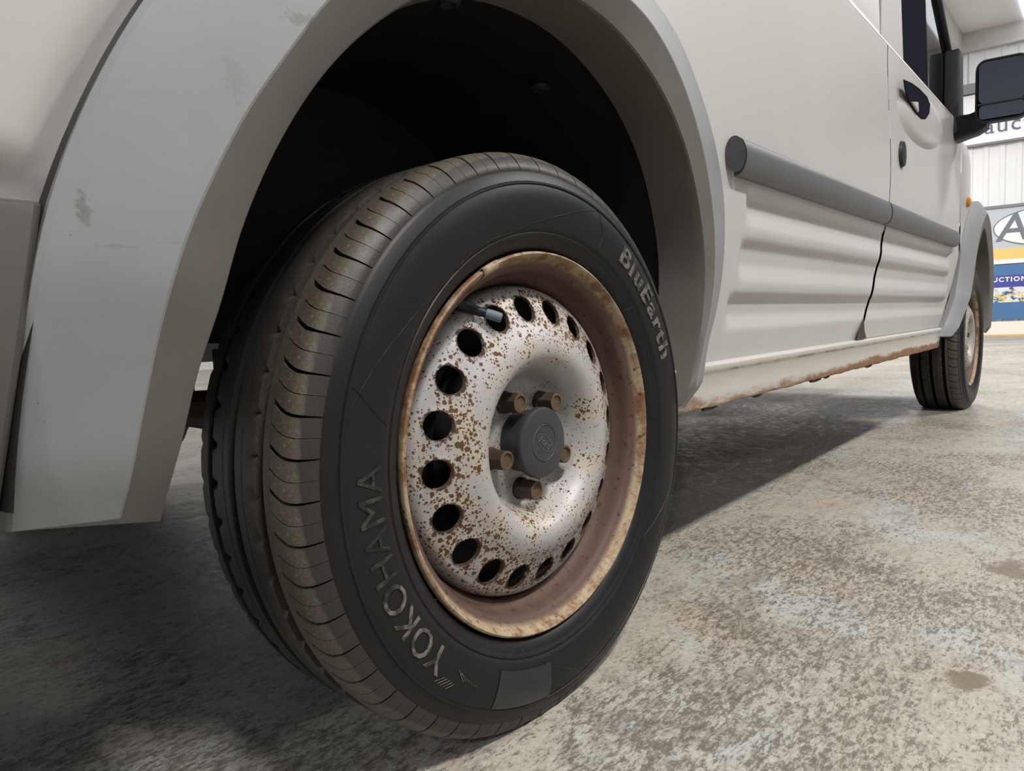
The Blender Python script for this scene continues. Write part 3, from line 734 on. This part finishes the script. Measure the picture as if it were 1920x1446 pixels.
b = MB(); b.box((-0.80, 0.10, 0.43), (-0.40, WIDTH - 0.1, 0.47)); b.box((0.42, 0.06, 0.31), (2.30, WIDTH - 0.06, 0.40)); b.box((-0.40, 0.45, 0.45), (0.42, WIDTH - 0.45, 0.50)); b.box((2.30, 0.45, 0.28), (3.5, WIDTH - 0.45, 0.42)); b.build('underfloor', M['axle'], van, 0)
b = MB(); rows = []
for x, z in ((2.50, 1.06), (2.9, 1.00), (3.3, 0.90), (3.55, 0.75), (3.60, 0.55), (3.58, 0.30)):
    y0 = 0.05 + 0.22*max(0, x - 2.62)**1.8
    rows.append([(x, y, z + 0.03*math.sin(PI*(y-y0)/(WIDTH-2*y0))) for y in np.linspace(y0, WIDTH - y0, 9)])
b.grid(rows); b.build('bonnet', M['paint'], van)
b = MB(); b.grid([[(2.48, 0.06, 1.09), (2.52, WIDTH/2, 1.09), (2.48, WIDTH-0.06, 1.09)], [(1.98, 0.14, 1.78), (2.02, WIDTH/2, 1.80), (1.98, WIDTH-0.14, 1.78)]]); b.build('windscreen', M['glass'], van)
b = MB(); b.box((2.35, 0.06, 1.0), (2.55, WIDTH - 0.06, 1.08)); bevel(b.build('dashboard', M['seatcloth'], van), 0.03)
for yc in (0.42, 1.30):
    b = MB(); b.box((1.50, yc-0.24, 0.62), (2.0, yc+0.24, 0.80)); b.box((1.44, yc-0.23, 0.75), (1.58, yc+0.23, 1.32)); b.box((1.42, yc-0.13, 1.36), (1.52, yc+0.13, 1.56)); bevel(b.build('seat', M['seatcloth'], van), 0.035)
b = MB(); b.tube([(0.0, 0.20, 0.30), (0.0, WIDTH - 0.20, 0.30)], 0.035, 10); b.tube([(-0.62, 0.36, 0.41), (-0.3, 0.36, 0.36), (0, 0.36, 0.345), (0.3, 0.36, 0.36), (0.62, 0.36, 0.41)], 0.018, 6); b.build('rear_axle', M['axle'], van)

# ------------------------------------------------------------------ wheels
TR, WID = 0.312, 0.175
ZMIN = FLOOR_Z - HUB + 0.0005
def clampz(v): return [(x, y, max(z, ZMIN)) for x, y, z in v]
NP = 56
SHOULDER = spline([-0.0008, 0.002, 0.006, 0.011, 0.018, 0.028, 0.040], [0.2905, 0.2965, 0.3025, 0.3072, 0.3102, 0.3116, 0.312])
def side_y(R):
    return float(np.interp(R, [.2085, .211, .216, .2225, .2235, .2255, .2265, .2285, .2295, .237, .25, .262, .270, .2745, .2752, .2772, .2780, .284, .2895],
                              [.0100, .0035, -.0010, -.0042, -.0052, -.0060, -.0052, -.0062, -.0074, -.0092, -.0106, -.0106, -.0094, -.0080, -.0092, -.0090, -.0068, -.0042, -.0012]))
RS = sorted(set([.2085, .211, .213, .216, .2195, .2225, .2235, .2255, .2265, .2285, .2295, .233, .237, .243, .25, .256, .262, .266, .270, .2745, .2752, .2772, .2780, .281, .284, .287, .2895]))
def tyre_profile():
    p_ = [(R, side_y(R)) for R in RS]
    p_ += [(0.2915, 0.0018), (0.2955, 0.0060), (0.2995, 0.011), (0.3025, 0.018), (0.3035, 0.04), (0.3040, 0.135), (0.3035, 0.158), (0.3000, 0.166), (0.294, 0.172)]
    p_ += [(0.284, 0.178), (0.262, 0.184), (0.240, 0.183), (0.222, 0.178), (0.211, 0.171), (0.2085, 0.164)]
    return p_
def polar(a, R, lift=0.0): return (R*math.cos(a), side_y(R) - lift, R*math.sin(a))

def block_mesh(flat_at=None):
    """one pitch of the outer shoulder: two lugs parted by a fine sipe"""
    b = MB(); pitch = 2*PI/NP
    ys = [-0.0004, 0.002, 0.005, 0.009, 0.014, 0.020, 0.028, 0.0365]
    def sl(y): return -0.028*max(0.0, y/0.0365)**1.6 + 0.010*math.sin(PI*min(1, max(0, y/0.0365)))   # sweep of the lateral grooves
    def lug(a0, a1, g0, g1):
        na = 4; top = []
        for i in range(na + 1):
            row = []
            for y in ys:
                k = y/0.0365; R = float(SHOULDER(y))
                lo = a0 + (g0*(0.25 + 0.75*max(0, k)))/R; hi = a1 - (g1*(0.25 + 0.75*max(0, k)))/R
                a = lo + (hi-lo)*i/na + sl(y)
                row.append((R*math.cos(a), y, R*math.sin(a)))
            top.append(row)
        bot = []
        for row in top:
            br = []
            for (x, y, z) in row:
                R = math.hypot(x, z); R2 = min(R - 0.0022, max(0.2870, R - 0.0085)); br.append((x*R2/R, y + 0.0008, z*R2/R))
            bot.append(br)
        base = len(b.v); b.grid(top); n = len(ys); m_ = na + 1; b2 = len(b.v); b.add([q for r in bot for q in r], [])
        for i in range(m_ - 1):
            b.f.append((base + i*n, base + (i+1)*n, b2 + (i+1)*n, b2 + i*n)); b.f.append((base + i*n + n-1, b2 + i*n + n-1, b2 + (i+1)*n + n-1, base + (i+1)*n + n-1))
        for j in range(n - 1):
            b.f.append((base + j, b2 + j, b2 + j + 1, base + j + 1)); e1, e2 = base + (m_-1)*n, b2 + (m_-1)*n; b.f.append((e1 + j, e1 + j + 1, e2 + j + 1, e2 + j))
    lug(0, pitch*0.5, 0.0026, 0.0007); lug(pitch*0.5, pitch, 0.0007, 0.0026)
    return b
bm0 = block_mesh()
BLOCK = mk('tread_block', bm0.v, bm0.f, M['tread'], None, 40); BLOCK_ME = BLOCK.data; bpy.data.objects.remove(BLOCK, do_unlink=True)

def ring(y0, y1, h, notch=None, n=NP*6):
    """one circumferential rib with a small slot per pitch"""
    ys = [y0 + 0.0006, y0, y0 + 0.0012] + list(np.linspace(y0 + 0.004, y1 - 0.004, 3)) + [y1 - 0.0012, y1, y1 - 0.0006]
    b = MB(); rows = []
    for i in range(n):
        ph = i % 6; row = []
        for j, y in enumerate(ys):
            R = h if 0 < j < len(ys)-1 else 0.3035
            if y1 > 0.16: R = min(R, float(SHOULDER(max(-0.0008, WID - y))))
            sh = 0.0
            if notch == 'out' and j <= 4: sh = 0.010*(4 - j)/4; R = 0.3075 if (ph == 0 and 0 < j < 4) else R
            if notch == 'in' and j >= 4: sh = -0.010*(j - 4)/4; R = 0.3075 if (ph == 0 and 4 < j) else R
            if notch == 'block': R = R - (0.0016 if ph == 0 and 2 < j < 7 else 0)
            a = 2*PI*i/n + (0.18 if ph == 0 and False else 0) + sh
            row.append((R*math.cos(a), y, R*math.sin(a)))
        rows.append(row)
    b.grid(rows, cu=True); b.v = clampz(b.v); return b
RIBDEF = [(0.0380, 0.0480, 0.3108, None), (0.0600, 0.0802, 0.312, 'out'), (0.0812, 0.0920, 0.312, None), (0.1040, 0.1122, 0.312, None), (0.1134, 0.1320, 0.312, 'in'), (0.1410, 0.1750, 0.312, 'block')]
RIB_ME = []
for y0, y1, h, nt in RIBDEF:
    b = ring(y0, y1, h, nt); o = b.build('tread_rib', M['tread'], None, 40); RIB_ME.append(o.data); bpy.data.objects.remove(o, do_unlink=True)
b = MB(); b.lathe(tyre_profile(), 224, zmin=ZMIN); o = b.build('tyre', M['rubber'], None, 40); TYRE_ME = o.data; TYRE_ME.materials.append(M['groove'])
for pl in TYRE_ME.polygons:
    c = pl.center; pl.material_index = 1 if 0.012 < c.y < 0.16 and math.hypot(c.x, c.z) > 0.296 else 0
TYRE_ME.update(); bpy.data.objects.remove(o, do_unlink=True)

def arc_text(body, size, a_mid, r_base, mat, parent, name, lift, spacing=1.15, shear=0, off=0.0, stretch=1.0, scuff=None):
    v, f, (x0, x1) = text_mesh(body, size, 0.0, spacing, shear, 3, off)
    mb = MB(); rm = r_base + 0.5*0.7*size; P = []
    for x, y, z in v:
        R = r_base + y; a = math.radians(a_mid) - (x - (x0 + x1)/2)*stretch/rm
        P.append(polar(a, R, lift))
    # give the letters a thickness: top skin plus walls down to the sidewall
    edges = {}
    for fa in f:
        for i in range(3):
            e = (fa[i], fa[(i+1) % 3]); edges[tuple(sorted(e))] = edges.get(tuple(sorted(e)), 0) + 1
    n = len(P); low = [(x, y + lift + 0.0004, z) for x, y, z in P]
    F = list(f) + [(a, b_, b_ + n, a + n) for (a, b_), c in edges.items() if c == 1]
    mb.add(P + low, F); ob = mb.build(name, mat, parent, 0)
    if scuff:                                                            # the letters nearest the ground are rubbed pale
        ob.data.materials.append(scuff[1])
        for pl in ob.data.polygons:
            if math.degrees(math.atan2(pl.center.z, pl.center.x)) % 360 > scuff[0] % 360: pl.material_index = 1
    return ob
def ridge(path, parent, w=0.0007, lift=0.0006, mat=None):
    """thin raised line on the sidewall through (angle, radius) points"""
    pts = []
    for (a0, r0), (a1, r1) in zip(path[:-1], path[1:]):
        for k in range(10): pts.append((a0 + (a1-a0)*k/10, r0 + (r1-r0)*k/10))
    pts.append(path[-1]); b = MB(); rows = []
    P = [Vector(polar(math.radians(a), r)) for a, r in pts]
    for i, q in enumerate(P):
        t = (P[min(i+1, len(P)-1)] - P[max(0, i-1)]).normalized(); s = t.cross(Vector((0, 1, 0))).normalized()
        rows.append([tuple(q - s*w + Vector((0, .0003, 0))), tuple(q - Vector((0, lift, 0))), tuple(q + s*w + Vector((0, .0003, 0)))])
    b.grid(rows); return b.build('raised_line', mat or M['emboss'], parent, 60)

NH, HOLE_A0, NUT_A0 = 20, 111.4, -95.5
DISC = [(0.1745, 0.052), (0.1738, 0.044), (0.1715, 0.037), (0.1685, 0.0330)]       # rolled edge outside the holes
def disc_y(R): return float(np.interp(R, [.030, .066, .070, .075, .080, .086, .092, .098, .104, .112, .120, .130, .140, .150, .158, .164],
                                             [.0420, .0420, .0405, .0345, .0235, .0120, .0055, .0022, .0012, .0028, .0062, .0120, .0175, .0222, .0266, .0304]))
def disc_mesh():
    """pressed steel centre with a ring of oval holes, each with a turned-in rim"""
    b = MB(); HR, rx, rz = 0.1475, 0.0146, 0.0140; R0, R1 = 0.128, 0.165
    step = 2*PI/NH; ne = 8
    for k in range(NH):
        ac = math.radians(HOLE_A0) + k*step
        # square ring around each hole: outer boundary in polar cell, inner boundary on the oval
        outer = []; inner = []; sq = []
        sq += [(1, -1 + 2*j/4) for j in range(4)] + [(1 - 2*j/8, 1) for j in range(8)] + [(-1, 1 - 2*j/4) for j in range(4)] + [(-1 + 2*j/8, -1) for j in range(8)]
        for u, w in sq:
            t = math.atan2(w*(R1-R0)/2, u*step*HR/2); c, s = math.cos(t), math.sin(t)
            outer.append((ac + u*step/2, (R0 + R1)/2 + w*(R1-R0)/2)); inner.append((ac + c*rx/HR, HR + s*rz))
        rows = []
        for g in (0, 0.35, 0.7, 0.9, 1.0):
            rows.append([((a0*(1-g) + a1*g), (r0*(1-g) + r1*g), disc_y(r0*(1-g) + r1*g) - (0.0 if g < .85 else 0.0006)) for (a0, r0), (a1, r1) in zip(outer, inner)])
        rows.append([(a, r, disc_y(r) + 0.0035) for a, r in [(ac + (a1-ac)*0.97, HR + (r1-HR)*0.97) for a1, r1 in inner]])
        b.grid([[(r*math.cos(a), y, r*math.sin(a)) for a, r, y in row] for row in rows], cv=True)
    ph = math.radians(HOLE_A0) - step/2
    b.lathe(DISC + [(0.165, disc_y(0.165))], 160, ph, ph + 2*PI)
    b.lathe([(R, disc_y(R)) for R in (.128, .125, .122, .119, .116, .112, .108, .104, .101, .098, .095, .092, .089, .086, .083, .080, .0775, .075, .0725, .070, .068, .066, .060, .050, .040, .030)], 160, ph, ph + 2*PI)
    return b
b = disc_mesh(); o = b.build('wheel_disc', M['disc'], None, 60); DISC_ME = o.data; bpy.data.objects.remove(o, do_unlink=True)
# fuse seams between cells
bm = bmesh.new(); bm.from_mesh(DISC_ME); bmesh.ops.remove_doubles(bm, verts=bm.verts, dist=0.00015); bmesh.ops.recalc_face_normals(bm, faces=bm.faces); bm.to_mesh(DISC_ME); bm.free()
RIMP = [(0.1985, 0.0150), (0.2045, 0.0125), (0.2068, 0.0070), (0.2075, 0.0030), (0.2068, 0.0004), (0.2050, -0.0008), (0.2030, 0.0002), (0.2012, 0.0028), (0.1995, 0.0062), (0.1972, 0.0098), (0.1935, 0.0128), (0.1905, 0.0150),
        (0.1885, 0.0185), (0.1872, 0.0260), (0.1858, 0.0330), (0.1830, 0.0375), (0.1790, 0.0430), (0.1765, 0.0490), (0.1755, 0.0600), (0.1755, 0.1000), (0.1880, 0.1250), (0.1900, 0.1600), (0.2070, 0.1650), (0.2070, 0.1680), (0.1900, 0.1640)]
b = MB(); b.lathe(RIMP, 200); o = b.build('wheel_rim', M['rim'], None, 40); RIM_ME = o.data; bpy.data.objects.remove(o, do_unlink=True)
b = MB(); b.lathe([(0.174, 0.075), (0.10, 0.075), (0.0, 0.075)], 48); b.lathe([(0.118, 0.060), (0.118, 0.072)], 48); o = b.build('brake_drum', M['liner'], None, 40); DRUM_ME = o.data; bpy.data.objects.remove(o, do_unlink=True)
# nut: hexagonal shank, rounded seat, rusted recess at the tip
b = MB(); hexr = 0.0118; rows = []
def hx(R, y, n=24, hexa=True):
    o = []
    for k in range(n):
        a = 2*PI*k/n; rr_ = R/ max(abs(math.cos(((a) % (PI/3)) - PI/6)), 0.1)*math.cos(PI/6) if hexa else R
        o.append((rr_*math.cos(a), y, rr_*math.sin(a)))
    return o
b.grid([hx(0.0125, 0.0, hexa=False), hx(0.0125, -0.004, hexa=False), hx(hexr, -0.0065), hx(hexr, -0.023), hx(0.0104, -0.0262, hexa=False), hx(0.0082, -0.0266, hexa=False), hx(0.0076, -0.0245, hexa=False), hx(0.0, -0.0245, hexa=False)], cv=True)
o = b.build('wheel_nut', M['nut'], None, 30); NUT_ME = o.data; bpy.data.objects.remove(o, do_unlink=True)
NUT_ME.materials.append(M['nut_tip'])
for pl in NUT_ME.polygons:
    c = pl.center
    if c.y < -0.0243 and math.hypot(c.x, c.z) < 0.0098: pl.material_index = 1

def make_wheel(pos, spin, near, side_label, flip=False):
    rot = Matrix.Rotation(PI, 4, 'Z') if flip else Matrix.Identity(4)
    def place(ob, extra=Matrix.Identity(4)): ob.matrix_world = Matrix.Translation(Vector(pos)) @ rot @ extra
    R = Matrix.Rotation(-math.radians(spin), 4, 'Y')
    ty = link(bpy.data.objects.new('tyre', TYRE_ME), van); place(ty); ty['label'] = f'worn black tyre on the {side_label} wheel'
    def sub(name, me, parent, mtx=None):
        ob = link(bpy.data.objects.new(name, me), parent); ob.matrix_local = mtx or Matrix.Identity(4); return ob
    for me in RIB_ME: sub('tread_rib', me, ty)
    for k in range(NP):
        a = k*2*PI/NP + math.radians(spin); d = (math.degrees(a) + 3) % 360
        if abs(d - 270) < 24:
            bb = block_mesh(); c_, s_ = math.cos(a), math.sin(a)
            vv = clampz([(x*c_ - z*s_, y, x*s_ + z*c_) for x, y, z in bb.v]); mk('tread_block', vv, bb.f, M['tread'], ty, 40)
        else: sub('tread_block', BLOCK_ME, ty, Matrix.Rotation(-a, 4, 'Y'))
    rim = link(bpy.data.objects.new('wheel_rim', RIM_ME), van); place(rim); rim['label'] = f'rust-brown steel rim of the {side_label} wheel'
    ds = sub('wheel_disc', DISC_ME, rim, R); ds['label'] = 'silver pressed disc freckled with rust'
    sub('brake_drum', DRUM_ME, rim)
    for k in range(5):
        a = math.radians(NUT_A0 + spin + 72*k)
        sub('wheel_nut', NUT_ME, rim, Matrix.Translation((0.054*math.cos(a), 0.0425, 0.054*math.sin(a))) @ Matrix.Rotation(0.4 + k, 4, 'Y'))
    return ty, rim
ty, rim = make_wheel((0, 0, HUB), 0.0, True, 'near rear')
make_wheel((WB, 0, HUB), 33.0, True, 'near front')
make_wheel((0, WIDTH - 0.01, HUB), 50.0, False, 'far rear', True)
make_wheel((WB, WIDTH - 0.01, HUB), 12.0, False, 'far front', True)

# centre cap, worn to a soft-edged plastic drum with a round inset badge
def capmesh(prof, n=64):
    b = MB(); b.lathe(prof, n); return b
cap = capmesh([(0.0345, 0.0435), (0.0350, 0.030), (0.0372, 0.0215), (0.0392, 0.0180), (0.0396, 0.0120), (0.0386, 0.0092), (0.0362, 0.0080), (0.0212, 0.0072), (0.0206, 0.0082), (0.0198, 0.0082), (0.0192, 0.0072), (0.012, 0.0068), (0.0, 0.0066)]).build('centre_cap', M['cap'], rim, 40); cap['label'] = 'dark plastic centre cap'
b = MB(); n = 40
b.grid([[(0.0200*s*math.cos(2*PI*k/n), y, 0.0200*s*math.sin(2*PI*k/n)) for k in range(n)] for s, y in ((1.03, 0.0076), (1.015, 0.0066), (0.995, 0.0066), (0.98, 0.0076))], cv=True); b.build('badge_ring', M['mould'], rim, 0)
v, f, (x0, x1) = text_mesh('Ford', 0.0115, 0.0003, 0.95, 0.25)
# the worn oval emblem on the badge: faint script inside an oval, tilted with the wheel
tl = math.radians(-38)
def rt_(x, z): return (x*math.cos(tl) - z*math.sin(tl), x*math.sin(tl) + z*math.cos(tl))
b = MB(); P = []
for x, y, z in v:
    q = rt_(x - (x0 + x1)/2, y - 0.0038); P.append((q[0], 0.0063 - z, q[1]))
b.add(P, f); nn = 32
b.grid([[(*rt_(0.0155*s*math.cos(2*PI*k/nn), 0.0074*s*math.sin(2*PI*k/nn)), ) for k in range(nn)] and [(rt_(0.0155*s*math.cos(2*PI*k/nn), 0.0074*s*math.sin(2*PI*k/nn))[0], 0.0064, rt_(0.0155*s*math.cos(2*PI*k/nn), 0.0074*s*math.sin(2*PI*k/nn))[1]) for k in range(nn)] for s in (1.0, 0.93)], cv=True)
b.build('badge_emblem', M['mould'], rim, 0)
# valve stem poking through one hole
def pr(a, R, y): a = math.radians(a); return (R*math.cos(a), y, R*math.sin(a))
b = MB(); b.tube([pr(121.5, 0.186, 0.040), pr(120.6, 0.179, 0.037), pr(119.0, 0.168, 0.026), pr(117.2, 0.160, 0.015), pr(115.4, 0.1535, 0.0075)], [0.0085, 0.0070, 0.0050, 0.0044, 0.0044], 12); b.build('valve_stem', M['black'], rim)
b = MB(); b.tube([pr(117.6, 0.1615, 0.0165), pr(116.4, 0.1570, 0.0110), pr(115.2, 0.1525, 0.0060), pr(115.0, 0.1518, 0.0052)], [0.0050, 0.0053, 0.0051, 0.0036], 14); b.build('valve_cap', M['valve'], rim)
# clip-on balance weight on the flange
b = MB(); rows = []
for k in range(9):
    a = 111.0 + 6.5*k/8
    w = 0.0 if k in (0, 8) else 1.0
    rows.append([pr(a, 0.2085, 0.003), pr(a, 0.2092, -0.0012 - 0.0012*w), pr(a, 0.2060, -0.0022 - 0.0018*w), pr(a, 0.2015, -0.0006 - 0.0018*w), pr(a, 0.1985, 0.0042), pr(a, 0.1970, 0.0075)])
b.grid(rows); b.build('balance_weight', M['rim'], rim, 50)

# lettering and marks on the near rear tyre
arc_text('YOKOHAMA', 0.036, -160.6, 0.2385, M['letter_dark'], ty, 'tyre_lettering', 0.0012, 1.05, scuff=(-158.5, M['emboss']))
arc_text('BluEarth', 0.033, 37.5, 0.2430, M['emboss'], ty, 'tyre_lettering', 0.0012, 1.14, off=0.0007, stretch=1.34)
b = MB()
for k in range(6):                                                    # striped arrow mark beside the maker's name
    a = -131.2 + 1.15*k; r0 = 0.2475 + 0.0012*k; r1 = 0.2555
    q = [polar(math.radians(a + d), r, 0.0010) for d, r in ((0, r0), (0.42, r0), (3.2, r1), (2.8, r1))]; b.add(q, [(0, 1, 2, 3)])
for k in range(5):
    a = -134.4 + 0.95*k; r0 = 0.2595; r1 = 0.2672
    q = [polar(math.radians(a + d), r, 0.0010) for d, r in ((0, r0), (0.36, r0), (-1.6, r1), (-1.9, r1))]; b.add(q, [(0, 1, 2, 3)])
b.build('striped_mark', M['emboss'], ty, 0)
for path in ([(120.8, .231), (128, .2285), (136.3, .231), (148, .244), (158.4, .261), (166.4, .2735)], [(161.5, .274), (167.4, .234)],
             [(116.9, .2315), (106, .2295), (99.5, .2325), (91, .239), (83.9, .248), (76, .262), (70.1, .2735)], [(69.5, .2735), (66.5, .250), (66.8, .236)],
             [(42, .212), (40.5, .228)], [(0.5, .212), (-0.5, .228)], [(-100, .232), (-86, .262), (-80, .274)], [(-40, .232), (-28, .255), (-20, .270)], [(-112.5, .2735), (-116, .234)]):
    ridge(path, ty, 0.00045, 0.0007, M['letter_dark'])
b = MB(); b.grid([[polar(math.radians(a), R, 0.0009) for R in np.linspace(0.2365, 0.2735, 6)] for a in np.linspace(-116, -96, 12)]); b.build('plain_panel', M['smooth_rubber'], ty, 60)
for a, n_ in ((29, 9), (12, 5), (85, 12), (107, 10), (-104, 9)):      # tiny moulded marks, too small to read
    b = MB()
    for k in range(n_):
        h_ = random.uniform(0.0016, 0.0036); a_ = math.radians(a - k*0.85)
        b.add([polar(a_ + d, r, 0.0006) for d, r in ((0, .2180), (0.0045, .2180), (0.0045, .2180 + h_), (0, .2180 + h_))], [(0, 1, 2, 3)])
    b.build('moulded_mark', M['letter_dark'], ty, 0)
